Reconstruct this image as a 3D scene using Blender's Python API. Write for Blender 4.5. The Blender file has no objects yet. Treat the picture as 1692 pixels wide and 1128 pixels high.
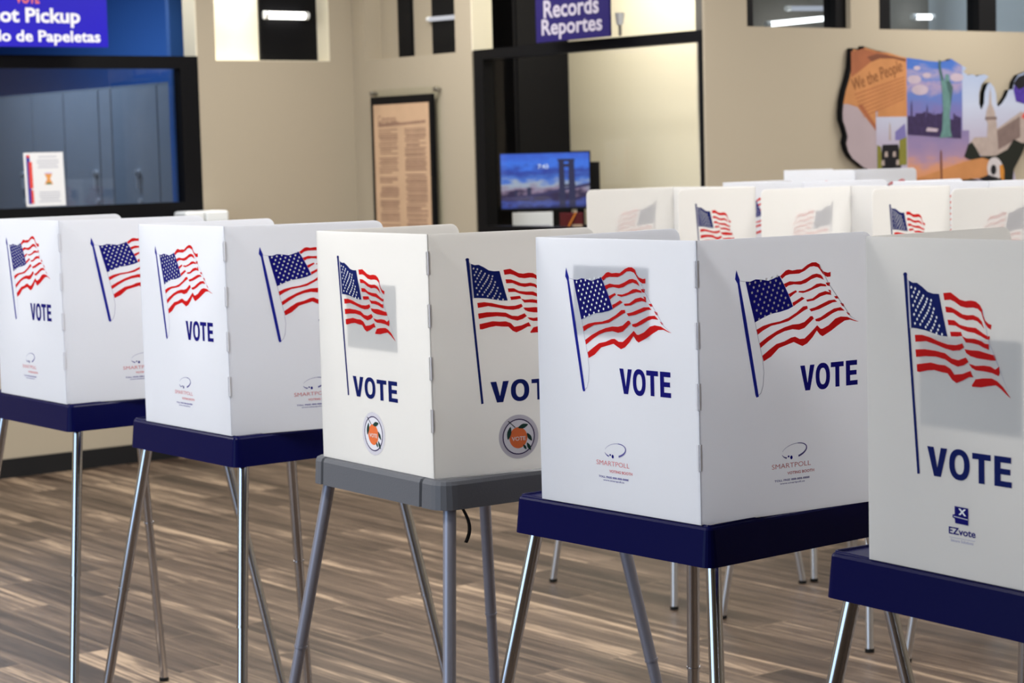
import bpy, bmesh, math, random
from mathutils import Vector, Matrix
random.seed(7)
SC = bpy.context.scene
COL = SC.collection
PI = math.pi

# ---------------------------------------------------------------- materials
def nt(name):
    m = bpy.data.materials.new(name); m.use_nodes = True
    t = m.node_tree; b = t.nodes['Principled BSDF']; return m, t, b
def mat(name, col, rough=.5, metal=0., spec=.18, bump=0., bscale=60., var=0., vscale=8.):
    m, t, b = nt(name)
    b.inputs['Base Color'].default_value = (*col, 1); b.inputs['Roughness'].default_value = rough
    b.inputs['Metallic'].default_value = metal; b.inputs['Specular IOR Level'].default_value = spec
    tc = t.nodes.new('ShaderNodeTexCoord')
    if var:
        n = t.nodes.new('ShaderNodeTexNoise'); n.inputs['Scale'].default_value = vscale; n.inputs['Detail'].default_value = 4
        t.links.new(tc.outputs['Object'], n.inputs['Vector'])
        mx = t.nodes.new('ShaderNodeMix'); mx.data_type = 'RGBA'
        mx.inputs[6].default_value = (*[c*(1-var) for c in col], 1); mx.inputs[7].default_value = (*[min(1, c*(1+var)) for c in col], 1)
        t.links.new(n.outputs['Fac'], mx.inputs[0]); t.links.new(mx.outputs[2], b.inputs['Base Color'])
    if bump:
        n = t.nodes.new('ShaderNodeTexNoise'); n.inputs['Scale'].default_value = bscale; n.inputs['Detail'].default_value = 3
        t.links.new(tc.outputs['Object'], n.inputs['Vector'])
        bp = t.nodes.new('ShaderNodeBump'); bp.inputs['Strength'].default_value = bump; bp.inputs['Distance'].default_value = .004
        t.links.new(n.outputs['Fac'], bp.inputs['Height']); t.links.new(bp.outputs['Normal'], b.inputs['Normal'])
    return m
def emit(name, col, s):
    m, t, b = nt(name)
    b.inputs['Base Color'].default_value = (0, 0, 0, 1)
    b.inputs['Emission Color'].default_value = (*col, 1); b.inputs['Emission Strength'].default_value = s
    return m
def plastic(name, col, tr):
    m, t, b = nt(name)
    tc = t.nodes.new('ShaderNodeTexCoord'); n = t.nodes.new('ShaderNodeTexNoise')
    n.inputs['Scale'].default_value = 9; n.inputs['Detail'].default_value = 5
    t.links.new(tc.outputs['Object'], n.inputs['Vector'])
    mx = t.nodes.new('ShaderNodeMix'); mx.data_type = 'RGBA'
    mx.inputs[6].default_value = (*[c*.975 for c in col], 1); mx.inputs[7].default_value = (*col, 1)
    t.links.new(n.outputs['Fac'], mx.inputs[0]); t.links.new(mx.outputs[2], b.inputs['Base Color'])
    n2 = t.nodes.new('ShaderNodeTexNoise'); n2.inputs['Scale'].default_value = 35; n2.inputs['Detail'].default_value = 2
    t.links.new(tc.outputs['Object'], n2.inputs['Vector'])
    bp = t.nodes.new('ShaderNodeBump'); bp.inputs['Strength'].default_value = .12; bp.inputs['Distance'].default_value = .003
    t.links.new(n2.outputs['Fac'], bp.inputs['Height']); t.links.new(bp.outputs['Normal'], b.inputs['Normal'])
    b.inputs['Roughness'].default_value = .42; b.inputs['Specular IOR Level'].default_value = .35
    tl = t.nodes.new('ShaderNodeBsdfTranslucent'); tl.inputs['Color'].default_value = (*col, 1)
    ms = t.nodes.new('ShaderNodeMixShader'); ms.inputs[0].default_value = tr
    t.links.new(b.outputs[0], ms.inputs[1]); t.links.new(tl.outputs[0], ms.inputs[2])
    t.links.new(ms.outputs[0], t.nodes['Material Output'].inputs['Surface'])
    return m
def ink(name, col):
    m = plastic(name, col, .55); b = m.node_tree.nodes['Principled BSDF']; b.inputs['Specular IOR Level'].default_value = .12; b.inputs['Roughness'].default_value = .6
    return m
def glass(name, tint=(1, 1, 1), refl=.06, rough=.02):
    m, t, b = nt(name); t.nodes.remove(b)
    tr = t.nodes.new('ShaderNodeBsdfTransparent'); tr.inputs[0].default_value = (*tint, 1)
    gl = t.nodes.new('ShaderNodeBsdfGlossy'); gl.inputs['Roughness'].default_value = rough
    ms = t.nodes.new('ShaderNodeMixShader'); ms.inputs[0].default_value = refl
    t.links.new(tr.outputs[0], ms.inputs[1]); t.links.new(gl.outputs[0], ms.inputs[2])
    t.links.new(ms.outputs[0], t.nodes['Material Output'].inputs['Surface'])
    return m
def grad(name, stops, axis, lo, hi, emission=0., noise=0., nscale=6., rough=.6, dark=None):
    """Printed or shown picture: colour ramp along one axis of object space, broken up by noise."""
    m, t, b = nt(name)
    tc = t.nodes.new('ShaderNodeTexCoord'); sp = t.nodes.new('ShaderNodeSeparateXYZ')
    t.links.new(tc.outputs['Object'], sp.inputs[0])
    mr = t.nodes.new('ShaderNodeMapRange'); mr.inputs[1].default_value = lo; mr.inputs[2].default_value = hi
    src = sp.outputs['XYZ'.index(axis)]
    if noise:
        n = t.nodes.new('ShaderNodeTexNoise'); n.inputs['Scale'].default_value = nscale; n.inputs['Detail'].default_value = 4
        mp = t.nodes.new('ShaderNodeMapping'); mp.inputs['Scale'].default_value = (1, 1, 2.6)
        t.links.new(tc.outputs['Object'], mp.inputs[0]); t.links.new(mp.outputs[0], n.inputs['Vector'])
        ma = t.nodes.new('ShaderNodeMath'); ma.operation = 'MULTIPLY_ADD'; ma.inputs[1].default_value = noise*(hi-lo); 
        sb = t.nodes.new('ShaderNodeMath'); sb.operation = 'SUBTRACT'; sb.inputs[1].default_value = .5
        t.links.new(n.outputs['Fac'], sb.inputs[0]); t.links.new(sb.outputs[0], ma.inputs[0]); t.links.new(src, ma.inputs[2])
        src = ma.outputs[0]
    t.links.new(src, mr.inputs[0])
    cr = t.nodes.new('ShaderNodeValToRGB'); e = cr.color_ramp.elements
    e[0].position, e[0].color = stops[0][0], (*stops[0][1], 1); e[1].position, e[1].color = stops[-1][0], (*stops[-1][1], 1)
    for p, c in stops[1:-1]:
        q = e.new(p); q.color = (*c, 1)
    t.links.new(mr.outputs[0], cr.inputs[0])
    b.inputs['Roughness'].default_value = rough
    if emission:
        b.inputs['Base Color'].default_value = (0, 0, 0, 1)
        t.links.new(cr.outputs[0], b.inputs['Emission Color']); b.inputs['Emission Strength'].default_value = emission
    else:
        t.links.new(cr.outputs[0], b.inputs['Base Color'])
    return m
def wood_floor():
    m, t, b = nt('floor_planks'); L = t.links.new; N = t.nodes.new
    tc = N('ShaderNodeTexCoord'); sp = N('ShaderNodeSeparateXYZ'); cb = N('ShaderNodeCombineXYZ')
    L(tc.outputs['Object'], sp.inputs[0]); L(sp.outputs[1], cb.inputs[0]); L(sp.outputs[0], cb.inputs[1])
    br = N('ShaderNodeTexBrick'); br.offset = .37; br.squash = 1.
    for k, v in (('Scale', 1.), ('Mortar Size', .0034), ('Mortar Smooth', .5), ('Bias', 0.), ('Brick Width', 1.22), ('Row Height', .152)):
        br.inputs[k].default_value = v
    br.inputs['Color1'].default_value = (0, 0, 0, 1); br.inputs['Color2'].default_value = (1, 1, 1, 1); br.inputs['Mortar'].default_value = (.5, .5, .5, 1)
    L(cb.outputs[0], br.inputs['Vector'])
    # grain: noise stretched along the plank, shifted by the plank's own value
    mu = N('ShaderNodeVectorMath'); mu.operation = 'MULTIPLY'; mu.inputs[1].default_value = (.55, 11., 1)
    L(cb.outputs[0], mu.inputs[0])
    ad = N('ShaderNodeVectorMath'); ad.operation = 'MULTIPLY_ADD'; ad.inputs[1].default_value = (7, 13, 5)
    L(br.outputs['Color'], ad.inputs[0]); L(mu.outputs[0], ad.inputs[2])
    n1 = N('ShaderNodeTexNoise'); n1.inputs['Scale'].default_value = 1.25; n1.inputs['Detail'].default_value = 6; n1.inputs['Roughness'].default_value = .62; n1.inputs['Distortion'].default_value = 1.1
    L(ad.outputs[0], n1.inputs['Vector'])
    mu2 = N('ShaderNodeVectorMath'); mu2.operation = 'MULTIPLY'; mu2.inputs[1].default_value = (3.2, 60, 1)
    L(cb.outputs[0], mu2.inputs[0])
    n2 = N('ShaderNodeTexNoise'); n2.inputs['Scale'].default_value = 1.6; n2.inputs['Detail'].default_value = 3
    L(mu2.outputs[0], n2.inputs['Vector'])
    a1 = N('ShaderNodeMath'); a1.operation = 'MULTIPLY_ADD'; a1.inputs[1].default_value = .16
    L(br.outputs['Color'], a1.inputs[0]); L(n1.outputs['Fac'], a1.inputs[2])
    a2 = N('ShaderNodeMath'); a2.operation = 'MULTIPLY_ADD'; a2.inputs[1].default_value = .30
    L(n2.outputs['Fac'], a2.inputs[0]); L(a1.outputs[0], a2.inputs[2])
    cr = N('ShaderNodeValToRGB'); e = cr.color_ramp.elements
    e[0].position, e[0].color = .54, (*FL[0], 1); e[1].position, e[1].color = .93, (*FL[4], 1)
    for p, c in ((.64, FL[1]), (.74, FL[2]), (.82, FL[3])):
        q = e.new(p); q.color = (*c, 1)
    L(a2.outputs[0], cr.inputs[0])
    mx = N('ShaderNodeMix'); mx.data_type = 'RGBA'; mx.inputs[7].default_value = (*FL[5], 1)
    L(br.outputs['Fac'], mx.inputs[0]); L(cr.outputs[0], mx.inputs[6]); L(mx.outputs[2], b.inputs['Base Color'])
    b.inputs['Roughness'].default_value = .38; b.inputs['Specular IOR Level'].default_value = .4
    bp = N('ShaderNodeBump'); bp.inputs['Strength'].default_value = .15; bp.inputs['Distance'].default_value = .002
    L(n2.outputs['Fac'], bp.inputs['Height']); L(bp.outputs['Normal'], b.inputs['Normal'])
    return m
FL = [(.022, .0135, .0095), (.048, .031, .0215), (.087, .058, .041), (.135, .094, .066), (.41, .30, .205), (.19, .135, .09)]
M = dict(
    floor=wood_floor(),
    wall=mat('wall_paint', (.40, .345, .26), .75, bump=.08, bscale=220),
    cream=mat('cream_paint', (.80, .74, .58), .7, bump=.05, bscale=200),
    blue_wall=mat('blue_paint', (.05, .16, .50), .6, bump=.05, bscale=200),
    dark_wall=mat('dark_paint', (.004, .004, .006), .7, spec=.2, bump=.05, bscale=200),
    grey_wall=mat('grey_paint', (.20, .19, .17), .7, bump=.05, bscale=200),
    light_grey=mat('pale_grey_paint', (.50, .54, .56), .7, bump=.05, bscale=200),
    ceil=mat('ceiling_tile', (.75, .73, .68), .9, bump=.2, bscale=120),
    base=mat('black_rubber', (.012, .012, .013), .5),
    frame=mat('black_frame', (.005, .005, .006), .45, spec=.1),
    glass=glass('pane_glass', refl=.02), glass_grey=glass('pane_glass_grey', (.80, .84, .88), .05),
    acrylic=glass('clear_acrylic', (.97, .98, .96), .05),
    locker=mat('locker_grey', (.27, .31, .37), .5, var=.04), locker_edge=mat('locker_frame', (.20, .23, .28), .5),
    shield=plastic('white_fluted_plastic', (.88, .895, .93), .58), shield_warm=plastic('cream_white_fluted_plastic', (.89, .885, .87), .58),
    hinge=mat('hinge_plastic', (.72, .72, .76), .5),
    navy=ink('navy_print', (.011, .010, .22)), pole=ink('pole_blue_print', (.018, .026, .34)), navy2=ink('navy_print_soft', (.009, .019, .165)),
    red=ink('red_print', (.72, .014, .014)), red_soft=mat('red_print_small', (.62, .20, .21), .5),
    star=mat('white_print', (.80, .82, .86), .5), greyline=mat('grey_print', (.50, .50, .60), .5),
    swoosh=mat('blue_grey_print', (.10, .09, .30), .5), swoosh2=mat('pale_blue_print', (.42, .42, .56), .5),
    blue_tray=mat('blue_tray_plastic', (.003, .0035, .046), .26, spec=.06, bump=.03, bscale=260),
    grey_tray=mat('grey_tray_plastic', (.115, .12, .135), .42, bump=.12, bscale=300),
    chrome=mat('chrome_tube', (.52, .53, .57), .13, 1.), satin=mat('satin_steel_tube', (.62, .62, .63), .38, 1.),
    grey_leg=mat('grey_enamel_tube', (.27, .27, .32), .32, .35), rubber=mat('black_rubber_foot', (.01, .01, .01), .6),
    notice=mat('grey_notice_sheet', (.15, .15, .18), .8), strap=mat('black_webbing', (.008, .008, .01), .7),
    stk=mat('sticker_lavender', (.62, .60, .66), .5), stk_in=mat('sticker_white', (.76, .75, .80), .5), ring=mat('sticker_purple', (.045, .025, .10), .5),
    orange=mat('sticker_orange', (.78, .17, .05), .5, var=.12, vscale=60), leaf=mat('sticker_leaf', (.010, .045, .035), .5, var=.3, vscale=90),
    stem=mat('sticker_stem', (.02, .02, .025), .5), cream_txt=mat('sticker_lettering', (.82, .62, .56), .5),
    sign_blue=mat('sign_royal_blue', (.018, .010, .50), .35), sign_navy=mat('sign_indigo', (.018, .012, .10), .4),
    sign_white=mat('sign_letter_white', (.90, .90, .95), .5), sign_grey=mat('sign_letter_lavender', (.46, .42, .50), .5),
    sign_warm=mat('sign_letter_orange', (.90, .20, .12), .5),
    paper=mat('white_paper', (.82, .82, .83), .7), ink=mat('grey_ink', (.55, .56, .62), .7), ppr_blue=mat('paper_blue', (.03, .035, .30), .6),
    ppr_red=mat('paper_red', (.72, .07, .05), .6), ppr_or=mat('paper_orange', (.75, .33, .10), .6), ppr_green=mat('paper_green', (.05, .16, .05), .6), ppr_lav=mat('paper_lavender', (.55, .5, .8), .6),
    parchment=mat('tan_parchment', (.56, .375, .24), .7, var=.16, vscale=7), script=mat('brown_script', (.30, .18, .125), .7, var=.3, vscale=14),
    steel=mat('steel_standoff', (.35, .34, .32), .3, 1.), handle=mat('locker_handle', (.55, .58, .62), .3, .3),
    black=mat('black_plastic', (.010, .010, .012), .4), white_box=mat('white_plastic', (.80, .82, .82), .4),
    maroon=mat('maroon_card', (.10, .012, .014), .6), tan=mat('tan_card', (.50, .38, .27), .7), pencil=mat('orange_pencil', (.60, .20, .02), .5),
    counter=mat('black_laminate', (.012, .012, .014), .35),
    tube=emit('reflection_glow', (1., .97, .90), 5.), tube_dim=emit('reflection_glow_dim', (.9, .92, 1.), .55),  # glow of the added tubes that stand in for reflections on window glass
)

# ---------------------------------------------------------------- mesh collector
class MB:
    def __init__(self): self.v = []; self.f = []; self.mi = []; self.sm = []; self.ms = []
    def m(self, k):
        if k not in self.ms: self.ms.append(k)
        return self.ms.index(k)
    def add(self, vs, fs, k, smooth=False):
        o = len(self.v); i = self.m(k); self.v += [tuple(p) for p in vs]
        for f in fs: self.f.append([a+o for a in f]); self.mi.append(i); self.sm.append(smooth)
    def box(self, x0, x1, y0, y1, z0, z1, k):
        v = [(x, y, z) for z in (z0, z1) for y in (y0, y1) for x in (x0, x1)]
        self.add(v, [(0, 2, 3, 1), (4, 5, 7, 6), (0, 1, 5, 4), (2, 6, 7, 3), (0, 4, 6, 2), (1, 3, 7, 5)], k)
    def loops(self, ls, k, caps=True, smooth=True, close=True):
        n = len(ls[0]); vs = [p for l in ls for p in l]; fs = []
        for a in range(len(ls)-1):
            for i in range(n if close else n-1):
                j = (i+1) % n; fs.append((a*n+i, a*n+j, (a+1)*n+j, (a+1)*n+i))
        self.add(vs, fs, k, smooth)
        if caps:
            self.add(ls[0], [tuple(range(n))[::-1]], k); self.add(ls[-1], [tuple(range(n))], k)
    def tube(self, a, b, r0, r1, k, n=20):
        a, b = Vector(a), Vector(b); d = (b-a).normalized(); p = d.orthogonal().normalized(); q = d.cross(p)
        ring = lambda c, r: [c+r*(math.cos(2*PI*i/n)*p+math.sin(2*PI*i/n)*q) for i in range(n)]
        self.loops([ring(a, r0), ring(b, r1)], k)
    def prism(self, pts, fr, d0, d1, k, smooth_side=False):
        """polygon (x,z) in a frame, extruded along the frame's normal from d0 to d1"""
        lo = [fr(x, z, d0) for x, z in pts]; hi = [fr(x, z, d1) for x, z in pts]
        self.loops([lo, hi], k, True, smooth_side)
    def poly(self, pts, fr, d, k):
        """flat polygon (may be concave) at distance d along the frame's normal"""
        bm = bmesh.new(); vs = [bm.verts.new((x, z, 0)) for x, z in pts]
        try:
            f = bm.faces.new(vs)
        except ValueError:
            bm.free(); return
        f.normal_update()
        if f.normal.z < 0: f.normal_flip()
        r = bmesh.ops.triangulate(bm, faces=[f], ngon_method='EAR_CLIP')
        bm.verts.index_update()
        self.add([fr(v.co.x, v.co.y, d) for v in bm.verts], [[v.index for v in g.verts] for g in bm.faces], k); bm.free()
    def disc(self, c, rx, rz, fr, d, k, n=28, rot=0.):
        ca, sa = math.cos(rot), math.sin(rot)
        self.add([fr(c[0]+rx*math.cos(2*PI*i/n)*ca-rz*math.sin(2*PI*i/n)*sa, c[1]+rx*math.cos(2*PI*i/n)*sa+rz*math.sin(2*PI*i/n)*ca, d) for i in range(n)], [tuple(range(n))], k)
    def ringband(self, c, r0, r1, fr, d, k, n=36):
        o = [fr(c[0]+r1*math.cos(2*PI*i/n), c[1]+r1*math.sin(2*PI*i/n), d) for i in range(n)]
        i_ = [fr(c[0]+r0*math.cos(2*PI*i/n), c[1]+r0*math.sin(2*PI*i/n), d) for i in range(n)]
        self.add(o+i_, [(i, (i+1) % n, n+(i+1) % n, n+i) for i in range(n)], k)
    def text(self, s, fr, x0, z0, d, k, width=None, cap=None, bold=0., align='L'):
        vs, fs, w, h = text_geo(s, bold)
        sz = (cap/h) if cap else (width/w)
        sx = (width/w) if width else sz
        off = {'L': 0, 'C': -w*sx/2, 'R': -w*sx}[align]
        self.add([fr(x0+off+x*sx, z0+z*sz, d) for x, z in vs], fs, k)
    def build(self, name, parent=None, loc=None):
        me = bpy.data.meshes.new(name); me.from_pydata(self.v, [], self.f)
        for k in self.ms: me.materials.append(M[k])
        me.polygons.foreach_set('material_index', self.mi); me.polygons.foreach_set('use_smooth', self.sm)
        bm = bmesh.new(); bm.from_mesh(me); bm.normal_update(); bm.to_mesh(me); bm.free(); me.update()
        o = bpy.data.objects.new(name, me); COL.objects.link(o)
        if parent is not None: o.parent = parent
        if loc is not None: o.location = loc
        return o
_tx = {}
def text_geo(s, bold):
    if (s, bold) in _tx: return _tx[(s, bold)]
    cu = bpy.data.curves.new('lettering', 'FONT'); cu.body = s; cu.size = 1; cu.offset = bold; cu.resolution_u = 3
    o = bpy.data.objects.new('lettering', cu); COL.objects.link(o)
    dg = bpy.context.evaluated_depsgraph_get(); me = o.evaluated_get(dg).to_mesh()
    vs = [(v.co.x, v.co.y) for v in me.vertices]; fs = [list(p.vertices) for p in me.polygons]
    o.evaluated_get(dg).to_mesh_clear(); bpy.data.objects.remove(o); bpy.data.curves.remove(cu)
    x0 = min(v[0] for v in vs); x1 = max(v[0] for v in vs)
    vs = [(a-x0, b) for a, b in vs]
    _tx[(s, bold)] = (vs, fs, x1-x0, .72+2*bold); return _tx[(s, bold)]
def tag(o, label, cat, group=None, kind=None):
    o['label'] = label; o['category'] = cat
    if group: o['group'] = group
    if kind: o['kind'] = kind
    return o
def empty(name, loc, rz=0.):
    o = bpy.data.objects.new(name, None); COL.objects.link(o); o.location = loc; o.rotation_euler = (0, 0, rz); o.empty_display_size = .1
    return o
def struct(o): o['kind'] = 'structure'; return o
def frame_of(o, e, n):
    """(x, z, d) -> point, along e, up, and out along n"""
    o, e, n = Vector(o), Vector(e).normalized(), Vector(n).normalized(); up = Vector((0, 0, 1))
    return lambda x, z, d=0.: o+e*x+up*z+n*d
def rrect(x0, x1, y0, y1, r, n=5):
    out = []
    for cx, cy, a0 in ((x1-r, y1-r, 0), (x0+r, y1-r, PI/2), (x0+r, y0+r, PI), (x1-r, y0+r, 1.5*PI)):
        for i in range(n+1):
            a = a0+PI/2*i/n; out.append((cx+r*math.cos(a), cy+r*math.sin(a)))
    return out
SP_PRINT = {"pole":[[[832,4258],[859,4184],[900,4091],[899,4035],[959,3748],[1037,3356],[1154,2719],[1271,2074],[1219,2060],[1196,2108],[1108,2585],[1004,3130],[914,3637],[850,4026],[801,4101],[814,4186]]],"canton":[[[1022,4051],[1123,4045],[1239,4078],[1368,4066],[1513,4040],[1630,4071],[1756,4114],[1847,3965],[1947,3787],[2046,3568],[1942,3529],[1765,3493],[1560,3471],[1384,3414],[1209,3345],[1129,3635],[1070,3855]]],"red":[[[1768,4102],[1896,4194],[1955,4207],[2043,4187],[2146,4198],[2250,4197],[2370,4267],[2475,4304],[2565,4304],[2639,4265],[2677,4182],[2742,4132],[2832,4109],[2893,4120],[2892,4038],[2816,4035],[2756,4062],[2712,4099],[2653,4172],[2608,4214],[2519,4237],[2429,4230],[2309,4166],[2190,4126],[2071,4125],[1983,4125],[1894,4107],[1811,4054]],[[1847,3965],[1980,4006],[2098,3993],[2232,3997],[2366,4041],[2487,4095],[2577,4106],[2666,4085],[2711,4041],[2737,3988],[2665,4020],[2576,4043],[2455,4013],[2335,3957],[2216,3933],[2068,3948],[1950,3932],[1890,3900]],[[2778,3937],[2875,3939],[2868,3874],[2808,3887]],[[1947,3787],[2110,3846],[2140,3817],[2065,3780],[1981,3729]],[[2178,3827],[2303,3826],[2453,3869],[2574,3927],[2664,3934],[2778,3909],[2798,3873],[2663,3881],[2542,3852],[2392,3808],[2273,3786],[2169,3804]],[[2827,3813],[2888,3803],[2902,3751],[2857,3777]],[[2033,3634],[2122,3668],[2242,3723],[2307,3692],[2241,3661],[2121,3606],[2049,3568]],[[2336,3667],[2479,3682],[2631,3766],[2767,3793],[2887,3763],[2907,3715],[2796,3733],[2660,3706],[2509,3645],[2359,3631]],[[2962,3689],[3038,3696],[3076,3647],[3006,3646]],[[1236,3217],[1382,3276],[1557,3311],[1762,3332],[1939,3379],[2118,3460],[2268,3555],[2358,3561],[2372,3514],[2282,3480],[2117,3402],[1938,3321],[1761,3291],[1556,3265],[1380,3196],[1263,3131]],[[2402,3501],[2537,3527],[2688,3576],[2839,3626],[2976,3634],[3036,3591],[2930,3585],[2778,3536],[2626,3487],[2446,3456]],[[3097,3571],[3172,3552],[3202,3487],[3141,3514]],[[1298,2984],[1465,3076],[1671,3166],[1848,3223],[2026,3258],[2174,3260],[2293,3287],[2429,3378],[2474,3375],[2503,3332],[2413,3268],[2292,3182],[2172,3155],[2024,3177],[1847,3154],[1670,3097],[1493,3005],[1322,2902]],[[2533,3318],[2654,3345],[2806,3418],[2958,3478],[3111,3493],[3201,3428],[3049,3433],[2927,3398],[2774,3326],[2622,3273],[2548,3282]],[[3231,3403],[3307,3375],[3328,3331],[3276,3353]],[[1357,2767],[1519,2865],[1667,2947],[1844,2981],[1992,3035],[2081,3046],[2184,2999],[2288,3001],[2409,3082],[2576,3210],[2650,3147],[2696,3144],[2832,3194],[2986,3301],[3108,3329],[3260,3314],[3398,3256],[3520,3215],[3443,3225],[3321,3261],[3198,3252],[3045,3180],[2891,3096],[2693,3011],[2634,3043],[2566,3118],[2468,3008],[2347,2911],[2241,2872],[2138,2914],[2050,2955],[1902,2919],[1724,2874],[1546,2737],[1384,2668]]],"line":[[[908,4073],[1022,4055],[1022,4046],[908,4064]],[[1209,3345],[1221,3344],[1290,3042],[1365,2738],[1395,2483],[1370,2244],[1324,2132],[1271,2090],[1266,2102],[1316,2144],[1359,2256],[1384,2484],[1354,2739],[1279,3043]],[[2639,4265],[2651,4265],[2844,3929],[3052,3672],[3337,3326],[3520,3215],[3325,3322],[3040,3668],[2832,3925]]]}
EZ_PRINT = {"pole":[[[809,4219],[798,4238],[810,4258],[841,4270],[872,4260],[885,4241],[877,4218],[882,4187],[933,3440],[1109,1394],[1058,1385],[883,3438],[812,4204]]],"canton":[[[915,4154],[998,4124],[1082,4127],[1192,4074],[1301,4007],[1410,3985],[1533,3986],[1585,3786],[1696,3394],[1567,3398],[1404,3427],[1239,3460],[1073,3476],[962,3480],[933,3863]]],"red":[[[1619,4001],[1767,4016],[1842,3979],[1948,3924],[2053,3906],[2171,3920],[2263,3909],[2340,3866],[2387,3804],[2404,3721],[2447,3650],[2506,3616],[2565,3600],[2549,3535],[2493,3560],[2437,3612],[2391,3702],[2366,3766],[2301,3809],[2210,3823],[2079,3814],[1960,3831],[1841,3891],[1761,3912],[1640,3902]],[[1658,3814],[1773,3808],[1880,3771],[1998,3721],[2104,3711],[2209,3721],[2313,3689],[2377,3637],[2421,3541],[2364,3594],[2286,3638],[2208,3653],[2077,3641],[1945,3672],[1812,3731],[1673,3734]],[[1704,3632],[1838,3629],[1944,3572],[2102,3549],[2260,3544],[2389,3480],[2492,3440],[2531,3447],[2523,3395],[2466,3396],[2363,3432],[2233,3472],[2102,3483],[1970,3514],[1864,3555],[1717,3557]],[[1751,3465],[1969,3473],[1995,3418],[1889,3404],[1769,3400]],[[1987,3417],[2074,3389],[2232,3392],[2362,3368],[2440,3335],[2509,3335],[2509,3256],[2413,3278],[2310,3313],[2179,3329],[2061,3332]],[[1030,3382],[1183,3390],[1348,3363],[1511,3319],[1700,3283],[1861,3283],[1994,3313],[2026,3259],[1940,3216],[1807,3201],[1646,3223],[1456,3269],[1265,3305],[1043,3283]],[[2033,3237],[2152,3229],[2309,3231],[2464,3207],[2567,3191],[2618,3189],[2649,3117],[2567,3112],[2438,3117],[2282,3125],[2151,3147],[2072,3183]],[[1042,3173],[1236,3189],[1455,3179],[1645,3157],[1779,3090],[1912,3075],[2059,3122],[2111,3064],[2018,3011],[1898,2984],[1778,3014],[1644,3071],[1454,3097],[1235,3089],[1054,3067]],[[2118,3040],[2255,3017],[2411,3033],[2540,3027],[2630,2992],[2707,3038],[2714,2947],[2693,2908],[2565,2940],[2410,2953],[2254,2956],[2176,2984]],[[1067,2964],[1233,2988],[1358,3006],[1508,2987],[1643,2986],[1750,2946],[1830,2867],[1990,2887],[2149,2941],[2201,2855],[2122,2853],[1989,2793],[1869,2753],[1789,2788],[1696,2876],[1561,2886],[1425,2905],[1287,2890],[1121,2856],[1071,2862]],[[2248,2831],[2384,2853],[2565,2866],[2667,2833],[2768,2767],[2924,2617],[2869,2646],[2743,2728],[2641,2776],[2512,2757],[2356,2727],[2187,2723],[2174,2741]]],"line":[[[876,4187],[909,4159],[951,3470],[923,3469]],[[2387,3804],[2397,3804],[2517,3340],[2669,3091],[2924,2617],[2661,3087],[2507,3335]]]}
LP = dict(ceil=35., day=78., ballot=32., records=22., lobby=4., transom=5., exp=0.2)
# ---------------------------------------------------------------- printed marks on the booth shields
def glyph(ch, x0, x1, z0, z1, w=.30, t=.20):
    X = lambda a: x0+(x1-x0)*a
    Zf = lambda a: z0+(z1-z0)*a
    if ch == 'V': return [[(X(a), Zf(b)) for a, b in ((0, 1), (w+.02, 1), (.5, .30), (1-w-.02, 1), (1, 1), (.67, 0), (.33, 0))]]
    if ch == 'T': return [[(X(a), Zf(b)) for a, b in ((0, 1), (1, 1), (1, 1-t), (.5+w/2+.01, 1-t), (.5+w/2+.01, 0), (.5-w/2-.01, 0), (.5-w/2-.01, 1-t), (0, 1-t))]]
    if ch == 'E': return [[(X(a), Zf(b)) for a, b in ((0, 1), (.97, 1), (.97, 1-t), (w+.06, 1-t), (w+.06, .60), (.92, .60), (.92, .41), (w+.06, .41), (w+.06, t-.01), (1, t-.01), (1, 0), (0, 0))]]
    return []
def vote(mb, fr, d, boxes, k, sx, ox=0., dz=0.):
    for ch, (x0, x1, z0, z1) in zip('VOTE', boxes):
        x0, x1, z0, z1 = x0*sx+ox, x1*sx+ox, z0+dz, z1+dz
        if ch == 'O':
            n = 30; cx, cz, rx, rz = (x0+x1)/2, (z0+z1)/2, (x1-x0)/2, (z1-z0)/2
            sq = lambda a, p: math.copysign(abs(a)**p, a)
            o = [fr(cx+rx*sq(math.cos(2*PI*i/n), .88), cz+rz*sq(math.sin(2*PI*i/n), .88), d) for i in range(n)]
            q = [fr(cx+rx*.46*sq(math.cos(2*PI*i/n), .88), cz+rz*.62*sq(math.sin(2*PI*i/n), .88), d) for i in range(n)]
            mb.add(o+q, [(i, (i+1) % n, n+(i+1) % n, n+i) for i in range(n)], k)
        else:
            for p in glyph(ch, x0, x1, z0, z1): mb.poly(p, fr, d, k)
SP_VOTE = ((.2185, .2505, .2095, .2534), (.2525, .2850, .2085, .2550), (.2870, .3163, .2107, .2543), (.3212, .3478, .2107, .2545))
EZ_VOTE = ((.1269, .1674, .1392, .1807), (.1713, .2122, .1383, .1823), (.2174, .2533, .1384, .1801), (.2602, .2935, .1387, .1806))
def stars(mb, fr, d, c, cols, rows, r, sx, k, skew=0.):
    # 50 stars: rows alternate 6 and 5, laid out in the canton's own warped grid; c = corners TL, TR, BR, BL
    for j in range(9):
        n = 6 if j % 2 == 0 else 5
        for i in range(n):
            s = (i+.5+(0 if n == 6 else .5))/6; t = (j+.6)/9.2
            tx = c[0][0]*(1-s)+c[1][0]*s; tz = c[0][1]*(1-s)+c[1][1]*s
            bx = c[3][0]*(1-s)+c[2][0]*s; bz = c[3][1]*(1-s)+c[2][1]*s
            sag = -.006*math.sin(PI*s*2)*skew
            x, z = tx*(1-t)+bx*t, tz*(1-t)+bz*t+sag
            pts = []
            for q in range(10):
                rr = r if q % 2 == 0 else r*.5
                a = PI/2+q*PI/5; pts.append(fr(x*sx+rr*math.cos(a)*.9, z+rr*math.sin(a), d))
            mb.add(pts, [tuple(range(10))], k)
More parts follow.
